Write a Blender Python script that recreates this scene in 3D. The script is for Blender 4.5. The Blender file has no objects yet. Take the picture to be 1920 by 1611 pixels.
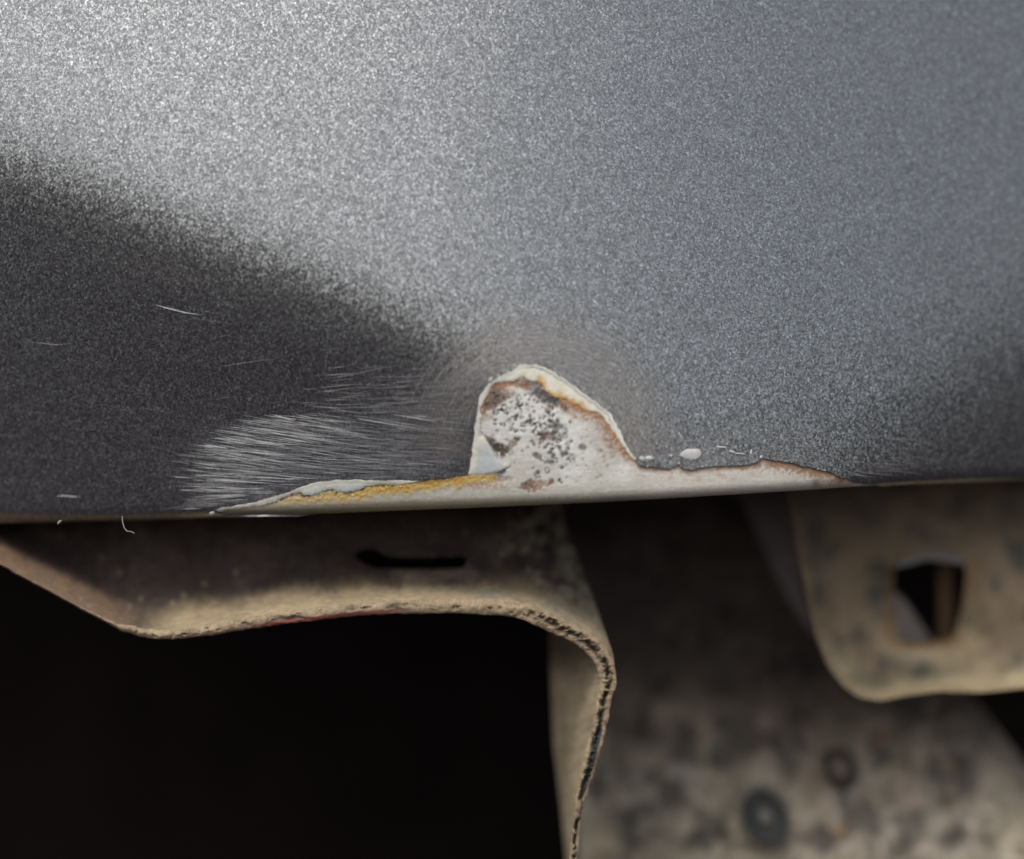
import bpy, math, random
import numpy as np
from mathutils import Vector, noise, geometry
random.seed(7); rng = np.random.default_rng(7)
C = bpy.context.scene.collection
sc = bpy.context.scene
R = math.radians
MM = 0.001
# ------------------------------------------------------------ camera
D = 200.0                     # mm from lens to the damaged sill edge
cam = bpy.data.cameras.new('camera'); co = bpy.data.objects.new('camera', cam); C.objects.link(co)
co.location = (0, -D*MM, 0); co.rotation_euler = (R(90), 0, 0)
cam.sensor_width = 36; cam.lens = 75
cam.clip_start = 0.005; cam.clip_end = 500
cam.dof.use_dof = True; cam.dof.focus_distance = (D+2.2)*MM; cam.dof.aperture_fstop = 6.5
sc.camera = co
# ------------------------------------------------------------ sky and sun
SUN_EL, SUN_AZ = 50, -24      # azimuth from -Y (behind the camera), negative = to the left
w = bpy.data.worlds.new('World'); sc.world = w; w.use_nodes = True
nt = w.node_tree; bg = nt.nodes['Background']
sky = nt.nodes.new('ShaderNodeTexSky'); sky.sky_type = 'NISHITA'; sky.sun_disc = False
sky.sun_elevation = R(SUN_EL); sky.sun_rotation = R(180 - SUN_AZ)
sky.air_density = 0.8; sky.dust_density = 3.0; sky.ozone_density = 1.5
hs = nt.nodes.new('ShaderNodeHueSaturation'); hs.inputs['Saturation'].default_value = 0.4      # bright overcast: the blue is mostly veiled
nt.links.new(sky.outputs[0], hs.inputs['Color']); nt.links.new(hs.outputs[0], bg.inputs[0]); bg.inputs[1].default_value = 0.14
sl = bpy.data.lights.new('sun', 'SUN'); so = bpy.data.objects.new('sun', sl); C.objects.link(so)
sl.energy = 0.72; sl.angle = R(16); sl.color = (1, 0.985, 0.965)
sd = Vector((math.sin(R(SUN_AZ))*math.cos(R(SUN_EL)), -math.cos(R(SUN_AZ))*math.cos(R(SUN_EL)), math.sin(R(SUN_EL))))
so.rotation_euler = sd.to_track_quat('Z', 'Y').to_euler()
sc.view_settings.view_transform = 'Standard'; sc.view_settings.look = 'None'
sc.view_settings.exposure = 0.55; sc.view_settings.gamma = 1

# ------------------------------------------------------------ helpers
def P(px, py, y):             # point seen at photo position (px, py), y mm behind the sill plane (numpy)
    k = (D + y)/D*0.05
    return np.stack([(px-960)*k, y + 0*px, (805.5-py)*k], -1)*MM
def spline(pts, n=None, step=4.0):
    pts = np.array(pts, float); d = np.r_[0, np.cumsum(np.hypot(*np.diff(pts, axis=0).T))]
    if n is None: n = max(2, int(d[-1]/step))
    t = np.linspace(0, d[-1], n)
    lin = np.stack([np.interp(t, d, pts[:, i]) for i in range(pts.shape[1])], -1)
    if n > 8:                 # a light smoothing rounds the corners
        for _ in range(2): lin[1:-1] = 0.25*lin[:-2] + 0.5*lin[1:-1] + 0.25*lin[2:]
    return lin
def jag(line, amp, freq, seed):
    d = np.gradient(line, axis=0); n = np.stack([-d[:, 1], d[:, 0]], -1); n /= np.maximum(np.hypot(*n.T), 1e-6)[:, None]
    a = np.array([noise.fractal(Vector((p[0]*freq, p[1]*freq, seed)), 0.7, 2.2, 4) for p in line])
    return line + n*(a*amp)[:, None]
def FB(x, y, f, seed=0, fy=None, oct=4, H=0.8):
    fy = f if fy is None else fy
    return np.array([noise.fractal(Vector((a*f, b*fy, seed)), H, 2.1, oct) for a, b in zip(x, y)])
def dist(x, y, line):
    line = np.array(line, float); best = np.full(x.shape, 1e9)
    for (ax, ay), (bx, by) in zip(line[:-1], line[1:]):
        dx, dy = bx-ax, by-ay; L = dx*dx+dy*dy+1e-9
        t = np.clip(((x-ax)*dx+(y-ay)*dy)/L, 0, 1)
        best = np.minimum(best, np.hypot(x-ax-t*dx, y-ay-t*dy))
    return best
def inside(x, y, poly):
    r = np.zeros(x.shape, bool); poly = np.array(poly, float)
    for (ax, ay), (bx, by) in zip(poly, np.roll(poly, -1, 0)):
        if ay == by: continue
        c = ((ay > y) != (by > y)) & (x < (bx-ax)*(y-ay)/(by-ay)+ax); r ^= c
    return r
def ss(a, b, v):
    t = np.clip((v-a)/(b-a), 0, 1); return t*t*(3-2*t)
def mixc(c, col, m):
    return c*(1-m[:, None]) + np.array(col)[None]*m[:, None]
def mesh_obj(name, verts, faces, mat, parent=None, col=None, smooth=True, kind=None):
    me = bpy.data.meshes.new(name); me.from_pydata([tuple(v) for v in verts], [], [tuple(int(i) for i in f) for f in faces])
    me.materials.append(mat)
    if col is not None:
        a = me.color_attributes.new('Col', 'FLOAT_COLOR', 'POINT')
        c4 = np.ones((len(verts), 4), np.float32); c4[:, :3] = np.clip(col, 0.001, 1); a.data.foreach_set('color', c4.ravel())
    me.validate(); me.update()
    if smooth:
        me.shade_smooth(); me.set_sharp_from_angle(angle=R(42))
    o = bpy.data.objects.new(name, me); C.objects.link(o)
    if parent: o.parent = parent
    if kind: o['kind'] = kind
    return o
def thing(name, label, cat, group=None):
    o = bpy.data.objects.new(name, None); C.objects.link(o); o.empty_display_size = 0.01
    o['label'] = label; o['category'] = cat
    if group: o['group'] = group
    return o
def tri(outer, holes=(), step=8.0, margin=0.55):
    """2D triangulation of a region with holes, with an interior lattice; returns pts, faces, boundary loops"""
    loops = [np.array(outer, float)] + [np.array(h, float) for h in holes]
    pts = np.concatenate(loops); edges = []; k = 0
    for L in loops:
        n = len(L); edges += [(k+i, k+(i+1) % n) for i in range(n)]; k += n
    lo, hi = loops[0].min(0), loops[0].max(0)
    gx, gy = np.meshgrid(np.arange(lo[0], hi[0], step), np.arange(lo[1], hi[1], step)); gx = gx + (np.arange(gx.shape[0]) % 2)[:, None]*step/2
    gx, gy = gx.ravel(), gy.ravel(); ok = inside(gx, gy, loops[0])
    for h in loops[1:]: ok &= ~inside(gx, gy, h)
    gx, gy = gx[ok], gy[ok]; dd = np.full(gx.shape, 1e9)
    for L in loops: dd = np.minimum(dd, dist(gx, gy, np.r_[L, L[:1]]))
    ok = dd > step*margin; allp = np.r_[pts, np.stack([gx[ok], gy[ok]], -1)]
    r = geometry.delaunay_2d_cdt([Vector(p) for p in allp], edges, [], 0, 1e-5)
    V = np.array([tuple(v) for v in r[0]]); F = np.array([f for f in r[2] if len(f) == 3])
    cen = V[F].mean(1); ok = inside(cen[:, 0], cen[:, 1], loops[0])
    for h in loops[1:]: ok &= ~inside(cen[:, 0], cen[:, 1], h)
    F = F[ok]
    ec = {}
    for f in F:
        for i in range(3):
            a, b = int(f[i]), int(f[(i+1) % 3]); ec[(a, b)] = 1
    bd = [(a, b) for (a, b) in ec if (b, a) not in ec]
    return V, F, bd
def shell(V, F, bd, front, back, rows=1, colf=None):
    """front/back: functions of (x,y) -> 3D; makes front skin, edge wall and back skin. Orientation settled by the normals pass"""
    n = len(V); A = front(V[:, 0], V[:, 1]); B = back(V[:, 0], V[:, 1])
    verts = np.r_[A, B]; faces = [tuple(f) for f in F] + [tuple(f[::-1]+n) for f in F]
    for a, b in bd: faces.append((b, a, a+n, b+n))
    return verts, faces
# ------------------------------------------------------------ materials
def mat_new(name):
    m = bpy.data.materials.new(name); m.use_nodes = True; nt = m.node_tree
    return m, nt, nt.nodes['Principled BSDF'], nt.nodes, nt.links
def n_noise(N, L, scale, detail=4, vec=None, rough=0.6):
    t = N.new('ShaderNodeTexNoise'); t.inputs['Scale'].default_value = scale; t.inputs['Detail'].default_value = detail
    t.inputs['Roughness'].default_value = rough
    if vec is not None: L.new(vec, t.inputs['Vector'])
    return t
def ramp(N, L, fac, stops):
    r = N.new('ShaderNodeValToRGB'); e = r.color_ramp.elements
    while len(e) < len(stops): e.new(0.5)
    for q, (p, c) in zip(e, stops): q.position = p; q.color = (*c, 1) if len(c) == 3 else c
    L.new(fac, r.inputs[0]); return r
def mix(N, L, a, b, f, mode='MIX'):
    x = N.new('ShaderNodeMix'); x.data_type = 'RGBA'; x.blend_type = mode
    for s, v in ((6, a), (7, b), (0, f)):
        if hasattr(v, 'links'): L.new(v, x.inputs[s])
        else: x.inputs[s].default_value = v if s == 0 else (*v, 1)
    return x.outputs[2]
def dirt_mat(name, rough=0.75, grain=2500, bump=0.00006, amp=0.35, spec=0.3, metallic=0.0):
    m, nt, b, N, L = mat_new(name)
    at = N.new('ShaderNodeAttribute'); at.attribute_name = 'Col'
    tc = N.new('ShaderNodeTexCoord').outputs['Object']
    a = n_noise(N, L, grain, 5, tc); g = n_noise(N, L, grain*0.17, 5, tc)
    r1 = ramp(N, L, a.outputs[0], [(0.25, (1-amp,)*3), (0.75, (1+amp*0.6,)*3)])
    r2 = ramp(N, L, g.outputs[0], [(0.3, (1-amp*0.7,)*3), (0.7, (1.0,)*3)])
    c = mix(N, L, at.outputs[0], r1.outputs[0], 1.0, 'MULTIPLY'); c = mix(N, L, c, r2.outputs[0], 1.0, 'MULTIPLY')
    L.new(c, b.inputs['Base Color']); b.inputs['Roughness'].default_value = rough
    b.inputs['Specular IOR Level'].default_value = spec; b.inputs['Metallic'].default_value = metallic
    bp = N.new('ShaderNodeBump'); bp.inputs['Distance'].default_value = bump; bp.inputs['Strength'].default_value = 0.8
    L.new(a.outputs[0], bp.inputs['Height']); L.new(bp.outputs[0], b.inputs['Normal'])
    return m
def paint_mat():
    m, nt, b, N, L = mat_new('charcoal_metallic_paint')
    tc = N.new('ShaderNodeTexCoord').outputs['Object']
    # flakes: every cell of a fine cell pattern has its own tilt and its own brightness
    def flakes(scale):
        wv = n_noise(N, L, scale*0.9, 1, tc)
        wa = N.new('ShaderNodeVectorMath'); wa.operation = 'MULTIPLY_ADD'; L.new(wv.outputs['Color'], wa.inputs[0])
        wa.inputs[1].default_value = (0.00016,)*3; L.new(tc, wa.inputs[2])
        v = N.new('ShaderNodeTexVoronoi'); v.inputs['Scale'].default_value = scale; L.new(wa.outputs[0], v.inputs['Vector'])
        return v
    v1 = flakes(6600); v2 = flakes(13000)
    s = N.new('ShaderNodeVectorMath'); s.operation = 'SUBTRACT'; L.new(v1.outputs['Color'], s.inputs[0]); s.inputs[1].default_value = (0.5, 0.5, 0.5)
    sc_ = N.new('ShaderNodeVectorMath'); sc_.operation = 'SCALE'; L.new(s.outputs[0], sc_.inputs[0]); sc_.inputs['Scale'].default_value = 0.13
    geo = N.new('ShaderNodeNewGeometry')
    ad = N.new('ShaderNodeVectorMath'); ad.operation = 'ADD'; L.new(sc_.outputs[0], ad.inputs[0]); L.new(geo.outputs['Normal'], ad.inputs[1])
    no = N.new('ShaderNodeVectorMath'); no.operation = 'NORMALIZE'; L.new(ad.outputs[0], no.inputs[0])
    L.new(no.outputs[0], b.inputs['Normal'])
    sep = N.new('ShaderNodeSeparateColor'); L.new(v1.outputs['Color'], sep.inputs[0])
    sep2 = N.new('ShaderNodeSeparateColor'); L.new(v2.outputs['Color'], sep2.inputs[0])
    r1 = ramp(N, L, sep.outputs[2], [(0.0, (0.62, 0.61, 0.63)), (0.6, (0.97, 0.97, 0.97)), (0.93, (1.3, 1.3, 1.3)), (1, (1.8, 1.8, 1.85))])
    r2 = ramp(N, L, sep2.outputs[1], [(0.0, (0.75,)*3), (1, (1.25,)*3)])
    base = N.new('ShaderNodeRGB'); base.outputs[0].default_value = (0.222, 0.226, 0.222, 1)
    c = mix(N, L, base.outputs[0], r1.outputs[0], 1.0, 'MULTIPLY'); c = mix(N, L, c, r2.outputs[0], 1.0, 'MULTIPLY')
    # rubbed haze near the damage: attribute from the mesh, streaked
    at = N.new('ShaderNodeAttribute'); at.attribute_name = 'Col'; sp = N.new('ShaderNodeSeparateColor'); L.new(at.outputs[0], sp.inputs[0])
    mp = N.new('ShaderNodeMapping'); mp.inputs['Rotation'].default_value = (0, R(5), 0); mp.inputs['Scale'].default_value = (350, 350, 5200); L.new(tc, mp.inputs['Vector'])
    st = n_noise(N, L, 1.0, 4, mp.outputs[0]); sr = ramp(N, L, st.outputs[0], [(0.38, (0.1,)*3), (0.7, (1,)*3)])
    f1 = N.new('ShaderNodeMath'); f1.operation = 'MULTIPLY'; L.new(sp.outputs[0], f1.inputs[0]); L.new(sr.outputs[0], f1.inputs[1])
    c = mix(N, L, c, (0.30, 0.31, 0.32), f1.outputs[0])
    g = n_noise(N, L, 3000, 5, tc); gr = ramp(N, L, g.outputs[0], [(0.3, (0.45,)*3), (0.7, (1,)*3)])
    f2 = N.new('ShaderNodeMath'); f2.operation = 'MULTIPLY'; L.new(sp.outputs[1], f2.inputs[0]); L.new(gr.outputs[0], f2.inputs[1])
    c = mix(N, L, c, (0.25, 0.215, 0.178), f2.outputs[0])
    L.new(c, b.inputs['Base Color'])
    mt = N.new('ShaderNodeMath'); mt.operation = 'MAXIMUM'; L.new(f1.outputs[0], mt.inputs[0]); L.new(f2.outputs[0], mt.inputs[1])
    mr = N.new('ShaderNodeMapRange'); L.new(mt.outputs[0], mr.inputs[0]); mr.inputs['To Min'].default_value = 0.92; mr.inputs['To Max'].default_value = 0.35
    L.new(mr.outputs[0], b.inputs['Metallic'])
    b.inputs['Roughness'].default_value = 0.29
    return m
def plain(name, col, rough=0.7, metallic=0.0, spec=0.3, grain=1500):
    m, nt, b, N, L = mat_new(name)
    tc = N.new('ShaderNodeTexCoord').outputs['Object']; a = n_noise(N, L, grain, 5, tc)
    r = ramp(N, L, a.outputs[0], [(0.3, tuple(c*0.7 for c in col)), (0.7, tuple(min(1, c*1.15) for c in col))])
    L.new(r.outputs[0], b.inputs['Base Color']); b.inputs['Roughness'].default_value = rough
    b.inputs['Metallic'].default_value = metallic; b.inputs['Specular IOR Level'].default_value = spec
    return m
M_paint = paint_mat()
M_bare = dirt_mat('zinc_coated_bare_metal', 0.5, 2600, 0.00002, 0.16, 0.4, 0.15)
M_primer = dirt_mat('cream_primer', 0.6, 3000, 0.00002, 0.12, 0.35)
M_dirt = dirt_mat('dusty_brown_steel', 0.85, 1500, 0.00006, 0.35, 0.2)
M_crust = dirt_mat('crusted_sheet_edge', 0.8, 3500, 0.00008, 0.4, 0.25)
M_mott = dirt_mat('mottled_dusty_plate', 0.7, 500, 0.0001, 0.25, 0.3)
M_black = plain('cavity_shade_black', (0.010, 0.007, 0.006), 0.9, 0, 0.05, 60)  # near-black colour stands in for the deep shade of the hollow
M_scr = plain('bright_scratch_metal', (0.55, 0.55, 0.54), 0.5, 0.1, 0.4, 2000)
M_scrf = plain('dull_scratch_metal', (0.33, 0.325, 0.32), 0.55, 0.3, 0.4, 2000)
M_flake = plain('exposed_white_primer', (0.52, 0.51, 0.48), 0.6, 0, 0.3, 1500)
M_asph = plain('asphalt', (0.040, 0.028, 0.036), 0.9, 0, 0.2, 120)
M_fib = plain('pale_fibre', (0.28, 0.27, 0.26), 0.7, 0, 0.3, 2000)

# ------------------------------------------------------------ sill panel surface
def E(px):                     # photo height of the sill's lower edge
    return np.interp(px, [-300, 0, 250, 400, 560, 900, 1100, 1300, 1500, 1650, 1800, 1920, 2300], [988, 979, 974, 969, 965, 952, 943, 932, 920, 909, 902, 898, 885])
def Ln(px):
    x = np.array([-300, 0, 300, 600, 850, 1050, 1300, 1550, 1750, 1950, 2300.]); y = np.array([170, 285, 410, 540, 670, 840, 1000, 950, 770, 630, 480.])
    return np.interp(px, x, y)*0.5 + 0.25*np.interp(px-80, x, y) + 0.25*np.interp(px+80, x, y)
def Ysurf(px, py):
    WD = np.interp(px, [-300, 700, 1100, 1600], [46, 52, 80, 100]); DN = np.interp(px, [0, 800, 1100, 1500, 2000], [0.33, 0.38, 0.29, 0.27, 0.29])
    q = (py-Ln(px))/WD; sp = np.where(q > 25, q, np.log1p(np.exp(np.minimum(q, 25))))
    y = DN*sp*WD*0.05 - 0.10*(py-600)*0.05
    r = np.maximum(px-800, 0)/1120; y = y + 13.5*r**1.8
    return y + 3.0*(np.maximum(900-px, 0)/1000)**2.6
_off = float(Ysurf(np.array([850.]), np.array([900.]))[0])
RR = 21.0                      # edge roll radius in px
def S(px, v, h=0.0):           # v: px measured along the skin up from the lowest line; h: mm above the steel
    th = np.clip(v/RR, 0, math.pi/2)
    s = np.where(v > RR*math.pi/2, RR + (v-RR*math.pi/2), RR*(1-np.cos(th)))
    back = np.where(v > RR*math.pi/2, 0, RR*(1-np.sin(th)))*0.05*1.2
    s = np.where(v < 0, -v*0.12, s); back = np.where(v < 0, RR*0.05*1.2 - v*0.05, back)
    py = E(px) - s
    y = Ysurf(px, np.minimum(py, E(px)-0)) - _off + back
    nz = np.where(v < 0, -1.0, -np.cos(th)); ny = np.where(v < 0, 0, -np.sin(th))
    p = P(px, py, y)
    p[..., 1] += ny*h*MM; p[..., 2] += nz*h*MM
    return p
def s2v(s):
    s = np.asarray(s, float)
    return np.where(s > RR, RR*math.pi/2 + s-RR, RR*np.arccos(np.clip(1-s/RR, -1, 1)))
def pv(line):                  # photo polyline -> skin coordinates
    line = np.array(line, float); return np.stack([line[:, 0], s2v(np.maximum(E(line[:, 0])-line[:, 1], 0.0))], -1)

top_out = [(396, 957), (420, 950), (472, 943), (506, 932), (541, 922), (568, 912), (599, 902), (644, 899), (695, 900), (760, 900.5), (791, 901.5), (835, 896), (877, 889)]
chip_out = [(877, 889), (882, 870), (888, 829), (891, 791), (896, 772), (895, 757), (903, 739), (916, 718), (926, 713), (954, 697), (972, 686), (987, 682), (1010, 685), (1038, 698), (1066, 716), (1094, 737), (1122, 757), (1145, 776), (1160, 801), (1171, 829), (1182, 847), (1194, 864)]
right_out = [(1194, 864), (1200, 874), (1240, 878), (1262, 876), (1272, 868), (1280, 880), (1300, 880), (1335, 874), (1400, 872), (1420, 867), (1426, 859), (1440, 861), (1462, 864), (1500, 873), (1540, 881), (1572, 892), (1602, 903), (1640, 906)]
contour = np.r_[jag(spline(top_out, step=3), 2.2, 0.05, 1), jag(spline(chip_out, step=3), 2.6, 0.06, 2), jag(spline(right_out, step=3), 2.6, 0.05, 3)]
cv = pv(contour)
hole = np.r_[cv, [[1655, 2], [1640, -25], [1560, -60], [1200, -75], [760, -75], [600, -45], [560, -6], [500, 10], [430, 11]]]
outer = [(-330, -170), (2250, -170), (2250, 1120), (-330, 1120)]
outer = np.array([p for a, b in zip(outer, outer[1:]+outer[:1]) for p in [(a[0]+(b[0]-a[0])*t/40, a[1]+(b[1]-a[1])*t/40) for t in range(40)]])
panel = thing('car_sill_panel', 'charcoal grey metallic car body panel with peeled chipped paint on its lower edge', 'car panel')
V, F, bd = tri(outer, [hole], 11.0, 0.35)
def chipd(x, v): return dist(x, v, np.r_[hole, hole[:1]])
def front_paint(x, v):
    d = chipd(x, v); lift = 0.05*np.exp(-d/14)*(0.5+FB(x, v, 0.02, 5))*(d < 80)
    return S(x, v, 0.19+np.maximum(lift, -0.02))
vs, fs = shell(V, F, bd, front_paint, lambda x, v: S(x, v, 0.02))
X, W_ = V[:, 0], V[:, 1]; PY = E(X)-np.where(W_ > RR*math.pi/2, RR+W_-RR*math.pi/2, W_*0.5)
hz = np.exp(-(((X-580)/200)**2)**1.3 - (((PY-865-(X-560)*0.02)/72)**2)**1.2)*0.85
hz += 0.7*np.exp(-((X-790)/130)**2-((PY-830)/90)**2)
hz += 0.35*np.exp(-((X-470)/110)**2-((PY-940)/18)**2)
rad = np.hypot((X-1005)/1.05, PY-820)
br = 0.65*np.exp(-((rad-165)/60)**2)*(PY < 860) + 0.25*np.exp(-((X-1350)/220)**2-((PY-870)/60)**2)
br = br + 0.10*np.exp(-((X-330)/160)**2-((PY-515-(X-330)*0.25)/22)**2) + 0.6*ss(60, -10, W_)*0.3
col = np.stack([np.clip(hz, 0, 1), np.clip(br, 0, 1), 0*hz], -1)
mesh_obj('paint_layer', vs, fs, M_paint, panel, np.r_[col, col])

# bare metal: dense grid under the chip with pits, rust and stains
in_r = [(884, 890), (916, 890), (941, 882), (961, 872), (948, 868), (935, 862), (926, 849), (916, 832), (907, 816), (900, 821), (902, 791), (904, 776), (898, 772), (905, 757), (914, 739), (924, 720), (939, 716), (954, 716), (972, 711), (982, 706), (991, 714), (1006, 714), (1019, 722), (1023, 735), (1044, 746), (1057, 746), (1070, 756), (1085, 761), (1096, 771), (1117, 772), (1130, 780), (1145, 802), (1160, 825), (1175, 847), (1186, 862)]
st_in = [(747, 910), (712, 908), (688, 912), (678, 917), (651, 924), (630, 922), (623, 917), (609, 919), (596, 927), (568, 929), (565, 922), (547, 927), (520, 939), (492, 948), (437, 955), (403, 959)]
gx = np.arange(380, 1672, 1.9); gv = np.r_[np.arange(-110, -10, 8), np.arange(-10, 300, 1.9)]
GX, GV = np.meshgrid(gx, gv); nx_, ny_ = GX.shape[1], GX.shape[0]
x, v = GX.ravel(), GV.ravel(); 
keepv = inside(x, v, hole) | (chipd(x, v) < 9)
idx = -np.ones(x.shape, int); idx[keepv] = np.arange(keepv.sum())
I = idx.reshape(ny_, nx_); a, b, c, d = I[:-1, :-1], I[:-1, 1:], I[1:, 1:], I[1:, :-1]
ok = (a >= 0) & (b >= 0) & (c >= 0) & (d >= 0)
faces = np.stack([a[ok], b[ok], c[ok], d[ok]], -1)
x, v = x[keepv], v[keepv]
s_ = np.where(v > RR*math.pi/2, RR+v-RR*math.pi/2, RR*(1-np.cos(np.clip(v/RR, 0, 2)))); py = E(x)-s_
n1 = FB(x, py, 0.012, 1); n2 = FB(x, py, 0.06, 2); n3 = FB(x, py, 0.18, 3, oct=3); n4 = FB(x, py, 0.02, 4, fy=0.35, oct=4); n5 = FB(x, py, 0.32, 8, oct=2)
col = np.tile(np.array([0.68, 0.665, 0.60]), (len(x), 1))*(1+0.14*n4+0.10*n2+0.08*n3)[:, None]
hgt = 0.012*n4 + 0.01*n3
col = mixc(col, (0.48, 0.44, 0.36), 0.5*ss(0.05, 0.7, n1+0.5*n2))
col = mixc(col, (0.44, 0.41, 0.33), 0.75*ss(50, 18, s_))
col = mixc(col, (0.34, 0.30, 0.21), ss(30, 8, s_)*ss(1250, 700, x)*0.8)
col = mixc(col, (0.20, 0.21, 0.08), 0.7*ss(12, 1, s_))
dcon = dist(x, py, contour)
# right strip
m = ss(1170, 1230, x); col = mixc(col, (0.60, 0.56, 0.48), m*0.6)
m = ss(1160, 1210, x)*ss(13+0*x, 2, dcon+9*n2); col = mixc(col, (0.30, 0.165, 0.08), m*0.85)
m = ss(1150, 1230, x)*ss(34, 14, dcon)*ss(0.0, 0.5, n2); col = mixc(col, (0.50, 0.33, 0.24), m*0.6)
m = ss(1420, 1450, x)*ss(1600, 1540, x)*ss(24, 6, dcon+12*n3); col = mixc(col, (0.31, 0.17, 0.085), m*0.85)
m = np.exp(-(((x-1530)/9)**2+((py-905)/10)**2)); col = mixc(col, (0.22, 0.17, 0.12), m*0.8)
m = ss(1580, 1620, x); col = mixc(col, (0.66, 0.67, 0.66), m)
# rust under the right flank and top of the tongue
din = dist(x, py, in_r[12:])
m = ss(30, 4, din+16*n2)*ss(880, 850, py); col = mixc(col, (0.27, 0.125, 0.055), m*1.0*ss(-0.6, 0.1, n3+n5*0.7)); hgt += 0.05*m*n3
m = ss(12, 2, din+8*n3)*ss(1000, 1030, x)*ss(880, 850, py); col = mixc(col, (0.42, 0.19, 0.06), m*0.7)
m = ss(60, 20, din+18*n2)*ss(1090, 1130, x)*ss(880, 830, py); col = mixc(col, (0.36, 0.24, 0.17), m*0.4)
def blob(cx, cy, rx, ry, ang=0, wob=0.5, soft=0.35, nn=None):
    ca, sa = math.cos(R(ang)), math.sin(R(ang)); dx, dy = x-cx, py-cy
    q = np.sqrt(((dx*ca+dy*sa)/rx)**2+((-dx*sa+dy*ca)/ry)**2) + wob*(n2 if nn is None else nn)+wob*0.7*n3
    return ss(1+soft, 1-soft, q)
for (cx, cy, rx, ry, an, cc, st) in [
    (1000, 722, 22, 9, 10, (0.17, 0.125, 0.115), .95), (1020, 742, 26, 11, 22, (0.085, 0.08, 0.08), .97), (1034, 748, 14, 8, 15, (0.07, 0.07, 0.07), .9),
    (936, 742, 20, 17, -40, (0.17, 0.10, 0.07), .9), (925, 758, 15, 10, -30, (0.15, 0.09, 0.055), .9), (946, 722, 20, 5, 0, (0.36, 0.17, 0.09), .8),
    (975, 722, 15, 9, 0, (0.25, 0.14, 0.07), .85), (1057, 764, 8, 6, 30, (0.14, 0.09, 0.06), .9), (930, 745, 8, 7, 0, (0.06, 0.06, 0.06), .9),
    (1024, 814, 17, 13, 0, (0.20, 0.115, 0.08), .95), (1042, 800, 13, 11, 30, (0.11, 0.10, 0.095), .9), (1017, 822, 9, 6, 0, (0.12, 0.075, 0.07), .8),
    (912, 824, 5, 14, -35, (0.12, 0.10, 0.09), .9), (930, 838, 19, 9, 55, (0.05, 0.035, 0.02), .97), (942, 843, 15, 9, 20, (0.09, 0.06, 0.04), .95), (962, 832, 10, 7, -40, (0.16, 0.10, 0.06), .8),
    (949, 877, 16, 4, -35, (0.04, 0.04, 0.035), .97), (925, 893, 20, 6, -22, (0.10, 0.10, 0.085), .9), (940, 900, 26, 5, -10, (0.36, 0.20, 0.12), .6),
    (990, 912, 13, 9, 0, (0.14, 0.08, 0.05), .9), (1008, 908, 22, 10, 0, (0.28, 0.15, 0.08), .7), (1035, 902, 6, 6, 30, (0.17, 0.08, 0.06), .9),
    (1010, 856, 7, 6, 0, (0.14, 0.12, 0.09), .85), (1029, 868, 11, 5, 0, (0.15, 0.14, 0.11), .85), (1062, 850, 5, 4, 40, (0.06, 0.05, 0.05), .9), (1033, 848, 4, 5, 0, (0.05, 0.05, 0.06), .9),
    (1092, 837, 6, 6, 0, (0.10, 0.09, 0.08), .85), (1126, 845, 5, 6, 0, (0.24, 0.15, 0.09), .8), (1050, 843, 4, 7, -15, (0.12, 0.11, 0.1), .8), (1057, 820, 9, 7, 0, (0.16, 0.15, 0.14), .6)]:
    m = blob(cx, cy, rx, ry, an, 0.65)*ss(-0.95, -0.1, n5+0.4*n3); cc = np.array(cc)[None]*(1+0.55*n5+0.35*n3)[:, None]; col = col*(1-(m*st)[:, None]) + cc*(m*st)[:, None]; hgt -= 0.06*m*(0.6+n3)
# etched specks
cell = rng.uniform([905, 735], [1190, 925], (900, 2)); dens = np.exp(-((cell[:, 0]-985)/48)**2-((cell[:, 1]-775)/34)**2) + 0.75*np.exp(-((cell[:, 0]-1030-(cell[:, 1]-800)*0.3)/34)**2-((cell[:, 1]-825)/40)**2) + 0.25*np.exp(-((cell[:, 0]-1100)/60)**2-((cell[:, 1]-870)/35)**2)
for (cx, cy), dn in zip(cell, dens):
    if rng.random() > dn*1.5: continue
    far = cx > 1075; r0 = rng.uniform(1.2, 3.4); ring = rng.random() < 0.22 and not far
    near = (np.abs(x-cx) < 14) & (np.abs(py-cy) < 14)
    q = np.hypot(x[near]-cx, (py[near]-cy)*rng.uniform(0.7, 1.4)) + 3.0*n5[near]
    m = (ss(1.8, 0.3, np.abs(q-r0*1.5)) if ring else ss(r0+0.8, r0-0.8, q))*(0.5 if far else 0.93)
    cc = (0.22, 0.17, 0.12) if far else [(0.06, 0.06, 0.06), (0.09, 0.08, 0.055)][int(rng.integers(2))]
    col[near] = mixc(col[near], cc, m); hgt[near] -= 0.05*m
# yellow rust bloom along the left strip
dt = dist(x, py, [(520, 938), (560, 930), (620, 928), (690, 920), (760, 913), (830, 903), (900, 896), (935, 890)])
m = ss(21, 6, dt+7*n2+4*n3)*ss(500, 560, x)*ss(940, 915, x); col = mixc(col, (0.60, 0.42, 0.13), m*0.95); hgt += 0.07*m*(0.7+n3)
m = ss(10, 3, dt+9*n2+5*n3)*ss(640, 740, x)*ss(900, 850, x)*ss(-0.3, 0.25, n2+n3*0.5); col = mixc(col, (0.60, 0.30, 0.04), m*1.0)
m = ss(690, 560, x)*ss(13, 3, dt+6*n3); col = mixc(col, (0.55, 0.45, 0.28), m*0.6)
m = ss(-0.05, 0.35, n5+0.4*n2)*ss(12, 3, np.abs(py-(912-(x-900)*0.02)))*ss(850, 890, x)*ss(975, 940, x); col = mixc(col, (0.45, 0.22, 0.12), m*0.8)
dsi = dist(x, py, st_in); m = ss(6, 1.5, dsi+2*n3)*ss(490, 520, x)*ss(760, 740, x)*ss(-0.5, 0.1, n2+n3); col = mixc(col, (0.05, 0.045, 0.03), m*0.9)
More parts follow.
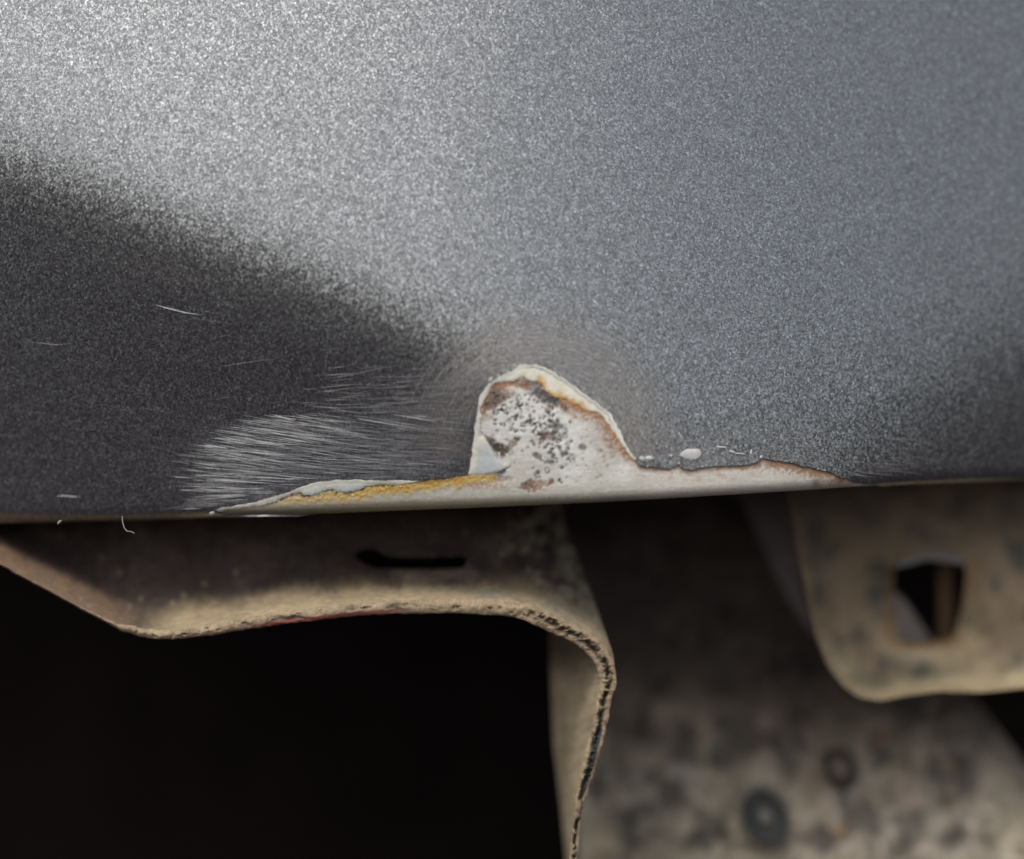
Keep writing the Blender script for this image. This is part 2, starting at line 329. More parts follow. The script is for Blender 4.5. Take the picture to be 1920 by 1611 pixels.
m = ss(1.0, 3, dcon)  # dark line right under the paint edge
col = mixc(col*1.0, (0.09, 0.075, 0.05), (1-m)*0.5)
m = ss(560, 470, x)*ss(955, 962, py); col = mixc(col, (0.10, 0.10, 0.10), m*0.8)
m = ss(760, 560, x)*ss(14, 5, s_); col = mixc(col, (0.12, 0.12, 0.09), m*0.8)
mesh_obj('bare_metal', S(x, v, 0.0+hgt), faces, M_bare, panel, col)

# primer: two feathered cream pieces with a raised outer lip
def primer_piece(outl, inl, seed, name='primer'):
    o = pv(outl); i = pv(inl); poly = np.r_[o, i]
    V, F, bd = tri(poly, [], 2.6, 0.4)
    X, W = V[:, 0], V[:, 1]; dl = dist(X, W, o); di = dist(X, W, i)
    n = FB(X, W, 0.05, seed); nn = FB(X, W, 0.2, seed+1, oct=3)
    h = 0.13+0.025*n+0.012*nn-0.07*np.exp(-di/2.5)
    cr = np.exp(-((dl-5.5-1.5*n)/1.0)**2)*ss(980, 1000, X)*ss(1160, 1140, X)
    h += 0.05*ss(6, 4, dl) - 0.05*cr
    col = np.tile(np.array([0.68, 0.655, 0.54]), (len(X), 1))*(1+0.06*n+0.05*nn)[:, None]
    col = mixc(col, (0.72, 0.71, 0.63), ss(6, 4, dl)*0.8)
    col = mixc(col, (0.12, 0.11, 0.07), cr*0.75)
    pyy = E(X)-RR-(W-RR*math.pi/2)
    inn = ss(1000, 1012, X)*ss(1130, 1080, X)*ss(13, 3, di+7*n+3*nn)
    col = mixc(col, (0.60, 0.33, 0.09), inn*0.85)
    lf = ss(915, 905, X)*0 + ss(960, 930, X)*ss(815, 850, pyy)*ss(8, 14, dl); col = mixc(col, (0.47, 0.51, 0.50), lf*0.85)
    col = mixc(col, (0.25, 0.15, 0.08), ss(2.2, 0.3, di)*0.5*(nn > -0.3))
    nv = len(V); verts = np.r_[S(X, W, h), S(X, W, np.zeros(nv)+0.0)]
    faces = [tuple(f) for f in F] + [(b, a, a+nv, b+nv) for a, b in bd]
    mesh_obj(name, verts, faces, M_primer, panel, np.r_[col, col*0.7])
co1 = jag(spline(chip_out, step=3), 2.6, 0.06, 2)
primer_piece(np.r_[co1, [[1206, 868]]], jag(spline(in_r[::-1], step=2.5), 2.0, 0.12, 11)[1:-1], 21)
st_o = jag(spline(top_out, step=3), 2.2, 0.05, 1); st_o = st_o[st_o[:, 0] < 792]
primer_piece(st_o, jag(spline(st_in, step=2.5), 2.0, 0.10, 12)[1:-1], 31)
# small white islands where the lacquer popped off on the right
def island(cx, cy, rx, ry, ang, seed, name='paint_pop'):
    a = np.linspace(0, 2*math.pi, 26)[:-1]; rr = np.array([1+0.3*noise.noise(Vector((math.cos(t)*1.5, math.sin(t)*1.5, seed))) for t in a])
    ex, ey = rx*rr*np.cos(a), ry*rr*np.sin(a); ca, sa = math.cos(R(ang)), math.sin(R(ang))
    L = np.stack([cx+ex*ca-ey*sa, cy+ex*sa+ey*ca], -1); Q = pv(L); c0 = pv(L.mean(0)[None])
    n = len(L); vs = np.r_[S(*((Q-c0)*0.6+c0).T, 0.35), S(*Q.T, 0.29), S(*((Q-c0)*1.05+c0).T, 0.15), S(*c0.T, 0.36)]
    fs = [(i, (i+1) % n, n+(i+1) % n, n+i) for i in range(n)] + [(n+i, n+(i+1) % n, 2*n+(i+1) % n, 2*n+i) for i in range(n)] + [(3*n, (i+1) % n, i) for i in range(n)]
    mesh_obj(name, vs, fs, M_flake, panel)
for k, a_ in enumerate([(1297, 851, 21, 9, -5), (1217, 859, 8, 3.5, 0), (1204, 860, 6, 4, 10), (1351, 838.5, 9, 2.0, 3), (1388, 851, 9, 1.6, 5), (1408, 848, 2, 5, 15), (1258, 855, 3, 2, 0), (1372, 847, 6, 2, 20), (1427, 857, 3, 3, 0)]): island(*a_, k*3.1)
island(398, 960, 5, 2.2, -10, 3.3, 'paint_crumb'); island(920, 712, 5, 3, -60, 9.3, 'paint_crumb')
# scratches: slivers lying on the lacquer
def slivers(items, mat, name, kind='stuff', label=None):
    vs, fs = [], []
    for pts, wd in items:
        pts = np.array(pts, float); n = len(pts); d = np.gradient(pts, axis=0); nn = np.stack([-d[:, 1], d[:, 0]], -1); nn /= np.maximum(np.hypot(*nn.T), 1e-6)[:, None]
        t = np.linspace(0, 1, n); ww = (wd*0.5*np.sin(np.pi*np.clip(t*0.94+0.03, 0, 1))**0.7)[:, None]
        A, B = pts+nn*ww, pts-nn*ww; k = len(vs)
        dd = min(1, 1); QA, QB = pv(A), pv(B); hh = 0.27
        SA, SB = S(QA[:, 0], QA[:, 1], hh), S(QB[:, 0], QB[:, 1], hh)
        for i in range(n): vs += [SA[i], SB[i]]
        fs += [(k+2*i, k+2*i+1, k+2*i+3, k+2*i+2) for i in range(n-1)]
    o = mesh_obj(name, vs, fs, mat, panel, smooth=False, kind=kind)
    if label: o['label'] = label
ch_poly = np.r_[contour, [[1640, 1100], [396, 1100]]]
def free(p): p = np.array(p); return not (inside(p[:, 0], p[:, 1], ch_poly).any() or (dist(p[:, 0], p[:, 1], contour) < 4).any() or (p[:, 1] > E(p[:, 0])-6).any())
br_, du_ = [], []
for i in range(470):
    y0 = random.uniform(775, 958); x0 = 345 + max(0, (850-y0))*1.6 + random.expovariate(1/95) + 60*noise.noise(Vector((y0*0.17, 0, 0))) + random.uniform(-28, 25) + max(0, y0-930)*-0.6
    ln = random.uniform(18, 60)+random.expovariate(1/35); ang = np.interp(y0, [770, 850, 900, 955], [9, 7, 3, -5]) + random.gauss(0, 1.6)
    t = np.linspace(0, 1, 5); p = np.stack([x0+t*ln*math.cos(R(ang)), y0+t*ln*math.sin(R(ang))+t*t*random.uniform(-1, 2)], -1)
    if free(p): (br_ if random.random() < 0.28 else du_).append((p, random.uniform(0.5, 1.4)+(random.random() < 0.08)*1.4))
for i in range(260):                     # finer rubbing marks reaching up to the tongue
    x0 = random.uniform(560, 860); y0 = random.uniform(690, 890); ln = random.uniform(20, 90); ang = np.interp(y0, [690, 800, 890], [-9, 6, 2]) + random.gauss(0, 3)
    t = np.linspace(0, 1, 5); p = np.stack([x0+t*ln*math.cos(R(ang)), y0+t*ln*math.sin(R(ang))], -1)
    if free(p): du_.append((p, random.uniform(0.5, 1.0)))
for i in range(520):                     # arcs around the tongue
    r0 = random.gauss(160, 45); a0 = random.gauss(275, 45); da = random.uniform(6, 24)
    t = np.linspace(0, 1, 7); a = np.radians(a0+t*da); jx, jy = random.gauss(0, 14), random.gauss(0, 12); p = np.stack([1010+jx+1.1*r0*np.cos(a), 825+jy+r0*np.sin(a)], -1)
    if r0 > 90 and free(p): du_.append((p, random.uniform(0.5, 1.2)))
for i in range(90):                      # streaks on the right
    x0 = random.uniform(1250, 1720); y0 = random.uniform(780, 890); ln = random.uniform(15, 60); ang = random.gauss(8, 4)
    t = np.linspace(0, 1, 4); p = np.stack([x0+t*ln*math.cos(R(ang)), y0+t*ln*math.sin(R(ang))], -1)
    if free(p): du_.append((p, random.uniform(0.4, 0.9)))
for i in range(120):                     # stray hairlines on the dark side
    x0 = random.uniform(-40, 700); y0 = random.uniform(560, 930); ln = random.uniform(20, 90); ang = random.gauss(0, 9)
    t = np.linspace(0, 1, 5); p = np.stack([x0+t*ln*math.cos(R(ang)), y0+t*ln*math.sin(R(ang))+4*t*t], -1)
    if free(p) and random.random() < 0.5: du_.append((p, 0.5))
slivers(br_, M_scr, 'rub_scratch'); slivers(du_, M_scrf, 'fine_scratch')
for L, wd, lb in [([(294, 572), (310, 577), (330, 582), (350, 587), (378, 591)], 3.2, 'bright curved nick high on the dark side'), ([(55, 641), (80, 644), (105, 647), (140, 644)], 2.0, 'faint pale scratch at the far left'),
              ([(106, 931), (120, 929), (135, 931), (150, 932)], 3.0, 'short white nick near the lower edge'), ([(335, 918), (350, 920), (375, 921), (395, 924)], 2, None), ([(418, 819), (450, 826), (490, 831), (535, 838)], 2.4, None), ([(400, 690), (450, 682), (520, 672)], 1.3, None), ([(1156, 660), (1166, 685), (1177, 712), (1183, 730)], 1.4, None)]:
    slivers([(L, wd*0.8)], M_scr if wd > 2.1 else M_scrf, 'scratch', None, lb)

# ------------------------------------------------------------ generic sheet behind the panel
def sheet(name, outer, holes, depth, thick, mat, parent, colf, step=8):
    V, F, bd = tri(outer, holes, step, 0.4); X, Yp = V[:, 0], V[:, 1]
    d = depth(X, Yp); n = len(V); vs = np.r_[P(X, Yp, d), P(X, Yp, d+thick)]
    fs = [tuple(f[::-1]) for f in F] + [tuple(f+n) for f in F] + [(a, b, b+n, a+n) for a, b in bd]
    c = colf(X, Yp); return mesh_obj(name, vs, fs, mat, parent, np.r_[c, c*0.8])
def closed(pts, step=6): return spline(list(pts)+[pts[0]], step=step)[:-1]

# ------------------------------------------------------------ left bracket
bk = thing('mounting_bracket', 'dusty brown steel bracket with slot and curled crusted lip under the peeled edge', 'bracket')
rim_out = [(-160, 975), (-60, 1025), (0, 1056), (73, 1094), (140, 1130), (182, 1152), (228, 1172), (255, 1174), (280, 1180), (317, 1182), (350, 1178), (394, 1172), (470, 1156), (547, 1144), (650, 1132), (750, 1125), (850, 1124), (900, 1124), (960, 1127), (1012, 1139), (1057, 1162), (1105, 1186), (1130, 1208), (1144, 1232), (1153, 1256), (1158, 1278), (1146, 1311), (1141, 1348), (1130, 1388), (1123, 1425), (1113, 1453), (1095, 1505), (1089, 1542), (1085, 1590), (1078, 1650), (1066, 1740)]
rim_in = [(-160, 978), (-60, 1028), (0, 1060), (73, 1099), (140, 1136), (182, 1158), (228, 1183), (258, 1193), (285, 1197), (317, 1199), (350, 1196), (394, 1191), (470, 1179), (547, 1168), (650, 1156), (750, 1150), (850, 1150), (900, 1152), (947, 1154), (980, 1161), (1016, 1178), (1057, 1195), (1085, 1211), (1108, 1232), (1122, 1256), (1124, 1280), (1119, 1305), (1113, 1344), (1108, 1376), (1096, 1416), (1088, 1450), (1079, 1500), (1073, 1538), (1069, 1590), (1062, 1650), (1050, 1740)]
NR = 620
tn = np.linspace(0, 1, NR)
def resamp(L):
    L = np.array(L, float); t = np.linspace(0, 1, len(L)); a = np.stack([np.interp(tn, t, L[:, 0]), np.interp(tn, t, L[:, 1])], -1)
    for _ in range(14): a[1:-1] = 0.25*a[:-2]+0.5*a[1:-1]+0.25*a[2:]
    return a
RO, RI = resamp(rim_out), resamp(rim_in)
RO = jag(RO, 2.0, 0.06, 41); RI = jag(RI, 1.6, 0.05, 43)
def rim_depth(px, py): return 5.0 + 2.0*ss(300, -100, px) + 1.5*ss(1300, 1650, py)
# face: everything between the rim's outer line (up to the corner) and a line hidden behind the sill
kc = int(np.argmax(RO[:, 0]))
right_side = spline([RO[kc], (1150, 1226), (1128, 1165), (1108, 1115), (1085, 1055), (1062, 990), (1045, 930), (1035, 870)], step=6)
face_poly = np.r_[RO[:kc], right_side, [[900, 850], [700, 850], [500, 850], [300, 850], [100, 850], [-160, 850]]]
slot = closed([(663, 1042), (672, 1032), (695, 1029), (712, 1034), (726, 1043), (760, 1046), (830, 1044), (872, 1042), (878, 1052), (870, 1065), (820, 1067), (740, 1066), (708, 1066), (690, 1060), (674, 1053)], 5)
dent = closed([(822, 1092), (845, 1086), (865, 1084), (858, 1094), (838, 1098)], 4)
dRO = RO[:kc]
def bdepth(px, py):
    d = dist(px, py, dRO[::4]); base = rim_depth(px, py)
    ex = 9.0*(1-np.exp(-(d/38)**1.3)) + 0.012*d
    dr = dist(px, py, right_side[::2]); ex = ex + 3*ss(70, 0, dr)*ss(0, 120, d) + 5*ss(1100, 950, py)*ss(950, 1100, px)
    ex = ex + 2.2*ss(215, 175, px)*ss(20, 90, d)
    n = FB(px, py, 0.012, 51); return base + ex + 0.7*n*ss(0, 40, d)
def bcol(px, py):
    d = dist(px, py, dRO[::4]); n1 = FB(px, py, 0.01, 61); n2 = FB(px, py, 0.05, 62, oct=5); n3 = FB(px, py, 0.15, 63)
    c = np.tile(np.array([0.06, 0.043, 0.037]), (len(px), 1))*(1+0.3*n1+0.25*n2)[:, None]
    c = mixc(c, (0.42, 0.325, 0.195), ss(60, 4, d+12*n1+9*n2+3*n3)*ss(230, 330, px))  # lip dust, its paleness also painting the skylight caught by the flare
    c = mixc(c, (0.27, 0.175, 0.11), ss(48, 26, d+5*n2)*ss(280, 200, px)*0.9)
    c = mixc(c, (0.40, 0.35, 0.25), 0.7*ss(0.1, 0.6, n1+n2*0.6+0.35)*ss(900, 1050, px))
    q = np.exp(-(((px-915)/32)**2+((py-1112)/8)**2)); c = mixc(c, (0.17, 0.18, 0.17), 0.8*np.clip(q+0.3*n3, 0, 1)*(q > 0.1))
    c = mixc(c, (0.20, 0.15, 0.115), 0.6*ss(24, 5, dist(px, py, [(740, 1080), (800, 1084), (880, 1076)])+12*n2))
    c = mixc(c, (0.03, 0.022, 0.02), 0.8*ss(26, 8, dist(px, py, [(665, 1045), (700, 1072), (735, 1090)])+10*n2)*0.7)
    c = mixc(c, (0.09, 0.065, 0.055), 0.7*ss(20, 6, dist(px, py, [(960, 990), (1000, 1030), (1060, 1085)])+12*n2))
    c = mixc(c, (0.05, 0.045, 0.04), 0.8*np.exp(-(((px-845)/24)**2+((py-1091)/7)**2)))
    c = mixc(c, (0.32, 0.28, 0.2), 0.6*(n3 > 0.72)*ss(160, 60, d))
    return c
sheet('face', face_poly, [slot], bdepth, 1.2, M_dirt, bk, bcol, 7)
# rim: the cut edge of the doubled sheet, crusted, with a dark broken seam
NC = 13
U = np.r_[np.linspace(0, 1, NC-1), 1.12]
vs, cols = [], []
for j, u in enumerate(U):
    uu = min(max(u, 0), 1); L = RO*(1-min(u, uu))+RI*min(u, uu); wv = np.hypot(*(RO-RI).T)
    n = FB(L[:, 0], L[:, 1], 0.09, 71); n3 = FB(L[:, 0], L[:, 1], 0.25, 72, oct=3); nl = FB(L[:, 0], L[:, 1], 0.02, 73)
    dep = rim_depth(L[:, 0], L[:, 1]) - 0.35*math.sin(math.pi*min(max(u, 0), 1))**0.8 + (0.2 if u < 0 else 1.2 if u > 1 else 0)
    seam = np.exp(-((uu-0.5-0.2*nl)/np.interp(L[:, 0], [900, 1080], [0.15, 0.21]))**2)*ss(-0.25, 0.3, n+0.8*nl+np.interp(L[:, 0], [400, 700, 950, 1080], [-0.05, 0.05, 0.1, 0.25]))*ss(940, 1060, L[:, 0])
    blot = ss(0.15, 0.55, FB(L[:, 0], L[:, 1]*3, 0.022, 77)+0.4*n)*ss(1080, 960, L[:, 0])*math.exp(-((uu-0.55)/0.3)**2)*ss(215, 260, L[:, 0]); wob_ = 0.10*FB(L[:, 0], L[:, 1], 0.012, 78)
    dep = dep + 0.7*seam + 0.25*blot + min(1, 4*uu)*0 + (0.09*n + 0.06*n3 + 0.15*nl)*min(1, 5*uu)
    vs.append(P(L[:, 0], L[:, 1], dep))
    c = np.tile(np.array([0.38, 0.29, 0.18]), (NR, 1))*(1+0.22*n+0.18*n3+0.2*nl)[:, None]
    c = mixc(c, (0.035, 0.032, 0.025), np.clip(seam*1.15, 0, 1)*0.95)
    c = mixc(c, (0.075, 0.065, 0.05), blot*0.85)
    c = mixc(c, (0.36, 0.10, 0.085), (0.85 if uu > 0.72 else 0.0)*ss(440, 520, L[:, 0])*ss(800, 700, L[:, 0]))
    c = mixc(c, (0.40, 0.24, 0.18), ss(0.6, 0.85, np.full(NR, uu))*0.5*ss(480, 430, L[:, 0]))
    c = mixc(c, (0.46, 0.27, 0.19), ss(0.25, 0.0, np.full(NR, uu))*ss(1090, 1120, L[:, 0])*0.6)
    c = mixc(c, (0.30, 0.20, 0.13), ss(240, 180, L[:, 0])*0.9)
    c = mixc(c, (0.05, 0.06, 0.06), 0.95*ss(0.75, 0.6, np.full(NR, uu))*ss(1352, 1372, L[:, 1])*ss(1500, 1480, L[:, 1])*ss(0.1, 0.2, np.full(NR, 1-uu)+0))if 0.2 < uu < 0.9 else c
    cols.append(c)
vs = np.concatenate(vs); cols = np.concatenate(cols)
fs = [(j*NR+i, (j+1)*NR+i, (j+1)*NR+i+1, j*NR+i+1) for j in range(NC-1) for i in range(NR-1)]
mesh_obj('lip', vs, fs, M_crust, bk, cols)
# side wall: inner skin running back from the lip on the right
ks = int(np.argmin(np.hypot(RI[:, 0]-1000, RI[:, 1]-1170))); LI = RI[ks:]; m_ = len(LI)
tb = np.linspace(0, 1, m_); BK = np.stack([np.interp(tb, [0, .12, .3, .5, .7, 1], [1010, 1030, 1032, 1038, 1052, 1075]), np.interp(tb, [0, .12, .3, .5, .7, 1], [1150, 1180, 1270, 1400, 1510, 1740])], -1)
vs, cols = [], []; NW = 18
for j in range(NW):
    u = j/(NW-1); L = LI*(1-u)+BK*u; n = FB(L[:, 0], L[:, 1], 0.02, 81); n2 = FB(L[:, 0], L[:, 1], 0.08, 82)
    vs.append(P(L[:, 0], L[:, 1], rim_depth(L[:, 0], L[:, 1])+0.3+17*u**0.9+0.3*n))
    c = np.tile(np.array([0.46, 0.37, 0.235]), (m_, 1))*(1+0.2*n+0.12*n2)[:, None]; c = mixc(c, (0.13, 0.10, 0.08), ss(1290, 1220, L[:, 1])*0.8); cols.append(c)  # upper end darkened in the colour, in place of shade
fs = [(j*m_+i, (j+1)*m_+i, (j+1)*m_+i+1, j*m_+i+1) for j in range(NW-1) for i in range(m_-1)]
mesh_obj('side_wall', np.concatenate(vs), fs, M_dirt, bk, np.concatenate(cols))
# roof skin: inner skin running back above the opening so that the hollow is closed
LI = RI[:ks+6]; m_ = len(LI); vs = []
for j in range(6):
    u = j/5; L = LI + np.array([0, -40*u]); vs.append(P(L[:, 0], L[:, 1], rim_depth(L[:, 0], L[:, 1])+0.3+60*u))
fs = [(j*m_+i, (j+1)*m_+i, (j+1)*m_+i+1, j*m_+i+1) for j in range(5) for i in range(m_-1)]
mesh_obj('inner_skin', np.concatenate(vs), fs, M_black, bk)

# ------------------------------------------------------------ right bracket
rb = thing('slotted_bracket', 'blurred beige steel bracket with a square hole behind the right end of the edge', 'bracket')
ro = spline([(1470, 860), (1480, 935), (1496, 1030), (1515, 1130), (1532, 1200), (1552, 1248), (1580, 1285), (1612, 1308), (1650, 1314), (1700, 1304), (1760, 1296), (1840, 1298), (1920, 1290), (2060, 1280)], step=7)
rpoly = np.r_[ro, [[2060, 1100], [2060, 860], [1900, 840], [1700, 840]]]
rh = closed([(1676, 1072), (1690, 1056), (1720, 1052), (1790, 1046), (1810, 1056), (1812, 1085), (1806, 1130), (1796, 1170), (1788, 1198), (1745, 1204), (1690, 1206), (1678, 1180), (1674, 1120)], 5)
def rdepth(px, py):
    d = dist(px, py, ro[8:]); n = FB(px, py, 0.01, 91)
    dh = dist(px, py, np.r_[rh, rh[:1]])
    return 19 + 10*(1-np.exp(-(d/32)**1.3)) + 0.8*n - 1.6*np.exp(-dh/12) + 0.006*(1300-py)
def rcol(px, py):
    d = dist(px, py, ro[4:]); n = FB(px, py, 0.012, 92); n2 = FB(px, py, 0.016, 93)
    c = np.tile(np.array([0.33, 0.25, 0.165]), (len(px), 1))*(1+0.2*n)[:, None]
    c = mixc(c, (0.10, 0.105, 0.095), 0.8*ss(0.0, 0.5, n2))
    c = mixc(c, (0.68, 0.56, 0.34), ss(70, 10, d+22*n2)*ss(1150, 1260, py)*0.9)  # dusty lower flare, brightened in the colour as if catching skylight
    c = mixc(c, (0.36, 0.26, 0.15), ss(24, 4, d)*0.6)
    c = mixc(c, (0.34, 0.25, 0.14), 0.7*np.exp(-((px-1835)/16)**2)*ss(1030, 1060, py)*ss(1230, 1180, py))
    c = mixc(c, (0.10, 0.12, 0.10), 0.8*np.exp(-((px-1740)/45)**2-((py-1262)/12)**2))
    c = mixc(c, (0.10, 0.115, 0.11), 0.8*np.exp(-((px-1650)/22)**2-((py-1145)/50)**2))
    dh = dist(px, py, np.r_[rh, rh[:1]]); c = mixc(c, (0.58, 0.47, 0.30), 0.75*ss(60, 20, dh+30*n2)*ss(1130, 1210, py))
    c = mixc(c, (0.40, 0.27, 0.14), ss(34, 6, dh+20*n2+8*FB(px, py, 0.06, 95))*0.7)
    c = mixc(c, (0.58, 0.5, 0.33), 0.8*ss(1218, 1224, py)*ss(1240, 1230, py)*ss(1670, 1690, px)*ss(1790, 1770, px))
    c = mixc(c, (0.13, 0.11, 0.09), 0.5*ss(1050, 980, py))  # top darkened in the colour as shade below the sill
    return c
sheet('plate', rpoly, [rh], rdepth, 2.2, M_dirt, rb, rcol, 9)
flap = np.array([(1668, 1108), (1690, 1118), (1712, 1150), (1738, 1188), (1752, 1212), (1700, 1216), (1668, 1212)], float)
sheet('bent_tab', closed(flap, 6), [], lambda x, y: 30+0.03*(x-1668)+0*y, 1.6, M_dirt, rb, lambda x, y: np.tile(np.array([0.27, 0.23, 0.20]), (len(x), 1)), 9)
flp2 = np.array([(1676, 1060), (1700, 1040), (1760, 1030), (1812, 1044), (1812, 1060), (1740, 1050), (1688, 1064)], float)
sheet('bent_tab', closed(flp2, 6), [], lambda x, y: 24+0*y, 1.6, M_dirt, rb, lambda x, y: np.tile(np.array([0.20, 0.18, 0.165]), (len(x), 1)), 9)
def tube(name, pts, rad, mat, parent=None, seg=12, col=None):
    pts = np.array(pts, float); vs = []; n = len(pts); rad = np.broadcast_to(rad, n)
    for i in range(n):
        t = Vector(pts[min(i+1, n-1)]-pts[max(i-1, 0)]).normalized(); a = t.cross(Vector((0.3, 1, 0.1))).normalized(); b_ = t.cross(a)
        for k in range(seg):
            th = 2*math.pi*k/seg; vs.append(np.array(Vector(pts[i]) + (a*math.cos(th)+b_*math.sin(th))*rad[i]))
    fs = [(i*seg+k, i*seg+(k+1) % seg, (i+1)*seg+(k+1) % seg, (i+1)*seg+k) for i in range(n-1) for k in range(seg)]
    fs += [tuple(range(seg))[::-1], tuple((n-1)*seg+k for k in range(seg))]
    c = None if col is None else np.tile(np.array(col), (len(vs), 1))
    return mesh_obj(name, vs, fs, mat, parent, c)
o = tube('brown_rod', [P(np.array(1772.), np.array(yy), 37.0) for yy in (1000, 1060, 1120, 1180, 1240)], 0.75*MM, M_dirt, None, 12, (0.30, 0.19, 0.11))
o['label'] = 'thin brown rod seen through the square hole of the right bracket'; o['category'] = 'rod'

# ------------------------------------------------------------ mottled plate behind
sp = thing('mottled_shield', 'dark mottled dusty metal shield behind both brackets at lower right', 'shield plate')
mpoly = closed([(960, 860), (1440, 860), (1560, 1000), (1700, 1130), (1810, 1290), (1920, 1432), (2110, 1680), (2060, 1760), (1092, 1760), (1078, 1500), (1078, 1300), (1080, 1150)], 14)
grom = (1435, 1530)
def mdepth(px, py):
    n = FB(px, py, 0.012, 101); n2 = FB(px, py, 0.03, 102)
    return 42 - 14*ss(1000, 1750, py) + 1.2*n + 0.9*n2 + 5*ss(40, 0, dist(px, py, [(1700, 1130), (1810, 1290), (1920, 1432), (2110, 1680)]))
spots = [(1380, 1395, 50, 45), (1475, 1400, 38, 52), (1500, 1350, 30, 30), (1290, 1400, 34, 40), (1655, 1400, 34, 40), (1620, 1535, 40, 52), (1780, 1455, 46, 52), (1710, 1545, 34, 34), (1245, 1490, 46, 36), (1330, 1560, 48, 36), (1180, 1560, 26, 40), (1540, 1570, 36, 30), (1860, 1560, 30, 44), (1700, 1340, 50, 28), (1200, 1370, 30, 36), (1790, 1570, 30, 30), (1580, 1455, 26, 34), (1120, 1470, 16, 40), (1500, 1250, 60, 30), (1360, 1290, 40, 30), (1240, 1280, 30, 24), (1690, 1600, 30, 20)]
def mcol(px, py):
    n = FB(px, py, 0.008, 111); n2 = FB(px, py, 0.03, 112); n3 = FB(px, py, 0.02, 113)
    c = np.tile(np.array([0.25, 0.20, 0.15]), (len(px), 1))*(1+0.25*n+0.3*n2)[:, None]
    c = mixc(c, (0.34, 0.29, 0.215), ss(1340, 1540, py+60*n)*0.8)  # paler towards the bottom: stronger light there painted into the colour
    dk = np.zeros(len(px))
    for (cx, cy, rx, ry) in spots:
        q = np.sqrt(((px-cx)/rx)**2+((py-cy)/ry)**2)+0.7*n2+0.5*n3; dk = np.maximum(dk, ss(1.25, 0.6, q)*0.9)
        ringm = np.exp(-((q-1.3)/0.2)**2)*ss(1380, 1480, py); c = mixc(c, (0.55, 0.5, 0.42), ringm*0.3)
    dk = np.maximum(dk, ss(0.2, 0.5, n3)*0.45)
    c = mixc(c, (0.055, 0.05, 0.045), dk*0.85)
    for (cx, cy, r_, cc) in [(1655, 1385, 12, (.40, .22, .12)), (1575, 1560, 12, (.45, .25, .13)), (1890, 1560, 40, (.5, .43, .3)), (1560, 1424, 12, (.45, .30, .18)), (1700, 1490, 20, (.38, .26, .2)), (1775, 1435, 12, (.34, .25, .16)), (1500, 1590, 20, (.34, .28, .22)), (1130, 1580, 30, (.46, .38, .24)), (1280, 1445, 14, (.3, .28, .26))]:
        c = mixc(c, cc, 0.8*np.exp(-((px-cx)/r_)**2-((py-cy)/r_)**2))
    c = mixc(c, (0.05, 0.038, 0.033), 0.88*ss(1440, 1230, py+40*n))  # painted shade: upper part darkened in the colour below the sill
    return c
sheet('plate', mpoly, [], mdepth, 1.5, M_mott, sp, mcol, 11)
tilt = -0.025
def disc(cx, cy, prof, y0, mat, name, colr, asp=1.15):
    a = np.linspace(0, 2*math.pi, 33)[:-1]; vs = []; cc = []
    for (r_, dz, c_) in prof:
        vs.append(P(cx+r_*np.cos(a), cy+r_*asp*np.sin(a)*1.0+0.25*r_*np.cos(a), y0-1.3+dz+tilt*r_*asp*np.sin(a))); cc.append(np.tile(np.array(c_), (32, 1)))
    fs = [(j*32+k, j*32+(k+1) % 32, (j+1)*32+(k+1) % 32, (j+1)*32+k) for j in range(len(prof)-1) for k in range(32)] + [tuple((len(prof)-1)*32+k for k in range(32))]
    mesh_obj(name, np.concatenate(vs), fs, mat, sp, np.concatenate(cc))
g0 = float(mdepth(np.array([1435.]), np.array([1530.]))[0])
dk_, lt = (0.05, 0.052, 0.048), (0.30, 0.28, 0.24)
disc(1435, 1532, [(52, 0.8, lt), (48, -1.0, lt), (42, -1.6, dk_), (34, -0.8, dk_), (20, -0.4, dk_), (14, -0.8, (0.08, 0.08, 0.07)), (9, -1.3, (0.2, 0.18, 0.15)), (3, -1.5, (0.2, 0.18, 0.15))], g0, M_mott, 'grommet', None)
b0 = float(mdepth(np.array([1575.]), np.array([1440.]))[0])
disc(1575, 1440, [(34, 1.0, dk_), (28, -1.4, dk_), (18, -2.4, (0.08, 0.06, 0.05)), (6, -2.7, (0.1, 0.08, 0.06))], b0, M_mott, 'bolt_head', None)

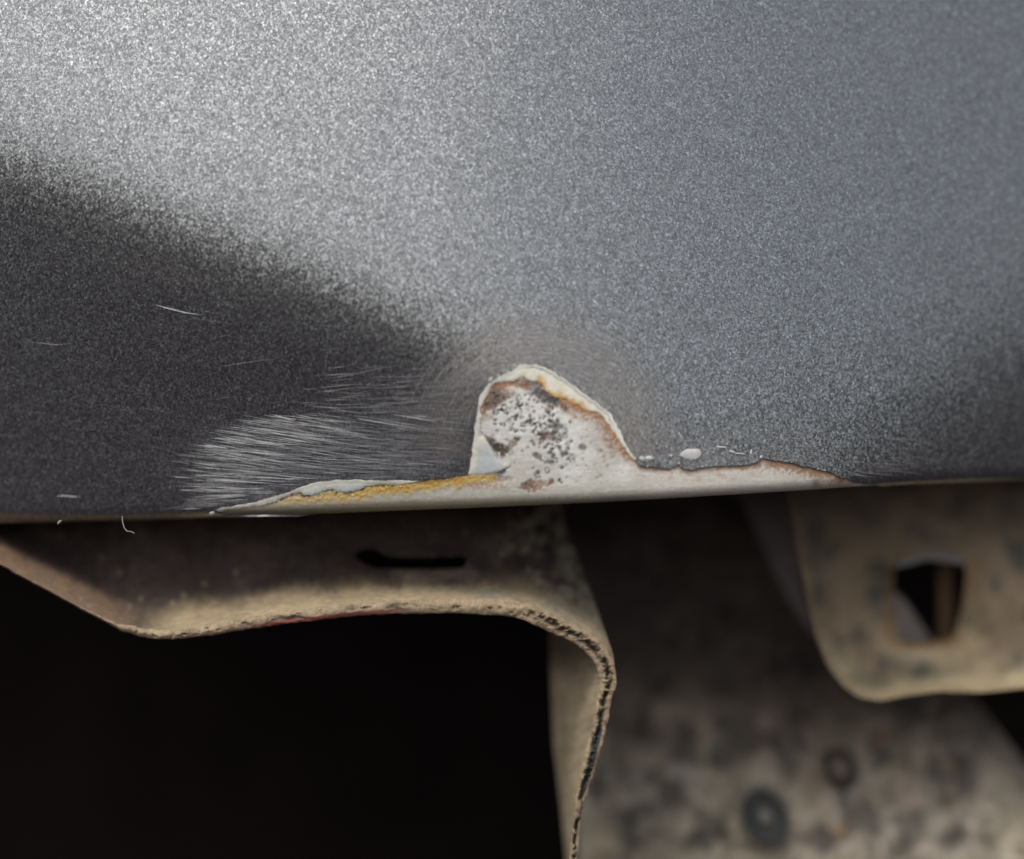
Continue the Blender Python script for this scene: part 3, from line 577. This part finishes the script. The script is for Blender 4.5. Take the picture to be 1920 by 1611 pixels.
# ------------------------------------------------------------ inner brace behind, and black hollow
br2 = thing('inner_brace', 'faint purplish brace running down behind the edge left of the square-holed bracket', 'brace')
sheet('web', closed([(1340, 850), (1475, 850), (1490, 940), (1505, 1100), (1530, 1200), (1480, 1130), (1400, 960)], 8), [], lambda x, y: 33+0.03*(1480-x)+0*y, 1.5, M_dirt, br2, lambda x, y: np.tile(np.array([0.20, 0.17, 0.165]), (len(x), 1)), 9)
ub = thing('underbody_cavity', 'black hollow behind the brackets under the car body', 'underbody')
def boxm(name, lo, hi, mat, parent=None):
    x0, y0, z0 = lo; x1, y1, z1 = hi
    v = [(x, y, z) for x in (x0, x1) for y in (y0, y1) for z in (z0, z1)]
    f = [(0, 1, 3, 2), (4, 6, 7, 5), (0, 4, 5, 1), (2, 3, 7, 6), (0, 2, 6, 4), (1, 5, 7, 3)]
    return mesh_obj(name, v, f, mat, parent, smooth=False)
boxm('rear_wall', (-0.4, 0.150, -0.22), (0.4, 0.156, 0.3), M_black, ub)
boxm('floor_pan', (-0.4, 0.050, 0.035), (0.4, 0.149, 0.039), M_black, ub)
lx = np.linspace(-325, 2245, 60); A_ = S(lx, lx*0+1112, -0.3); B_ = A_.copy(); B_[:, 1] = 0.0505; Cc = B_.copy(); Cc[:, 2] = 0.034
mesh_obj('upper_light_block', np.r_[A_, B_, Cc], [(k+i, k+i+1, k+61+i, k+60+i) for k in (0, 60) for i in range(59)], M_black, ub)  # added out of view to stop light leaking over the panel top
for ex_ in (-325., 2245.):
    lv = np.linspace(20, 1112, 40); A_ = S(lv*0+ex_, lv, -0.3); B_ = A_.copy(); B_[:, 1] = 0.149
    mesh_obj('end_light_block', np.r_[A_, B_], [(i, i+1, 41+i, 40+i) for i in range(39)], M_black, ub)  # unseen sheets added at both ends to keep side light out
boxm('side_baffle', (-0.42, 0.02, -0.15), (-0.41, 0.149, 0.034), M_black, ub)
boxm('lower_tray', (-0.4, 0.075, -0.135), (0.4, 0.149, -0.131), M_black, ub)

# ------------------------------------------------------------ ground and small things
g = mesh_obj('ground', [(-200, -200, -0.34), (200, -200, -0.34), (200, 200, -0.34), (-200, 200, -0.34)], [(0, 1, 2, 3)], M_asph, smooth=False); g['kind'] = 'structure'
o = tube('pale_fibre', [P(np.array(a), np.array(b), c_) for a, b, c_ in [(229., 968., 2.5), (230., 980., 2.2), (233., 990., 1.9), (238., 996., 1.6), (246., 997., 1.5), (252., 1000., 1.5)]], 0.045*MM, M_fib, None, 6)
o['label'] = 'tiny bent white fibre hanging from the dark left lower edge'; o['category'] = 'fibre'
o = tube('dirt_crumb', [P(np.array(a), np.array(b), 1.5) for a, b in [(108., 983.), (111., 979.), (115., 976.)]], np.array([0.05, 0.13, 0.06])*MM, M_fib, None, 7)
o['label'] = 'tiny beige crumb stuck under the far left lower edge'; o['category'] = 'crumb'
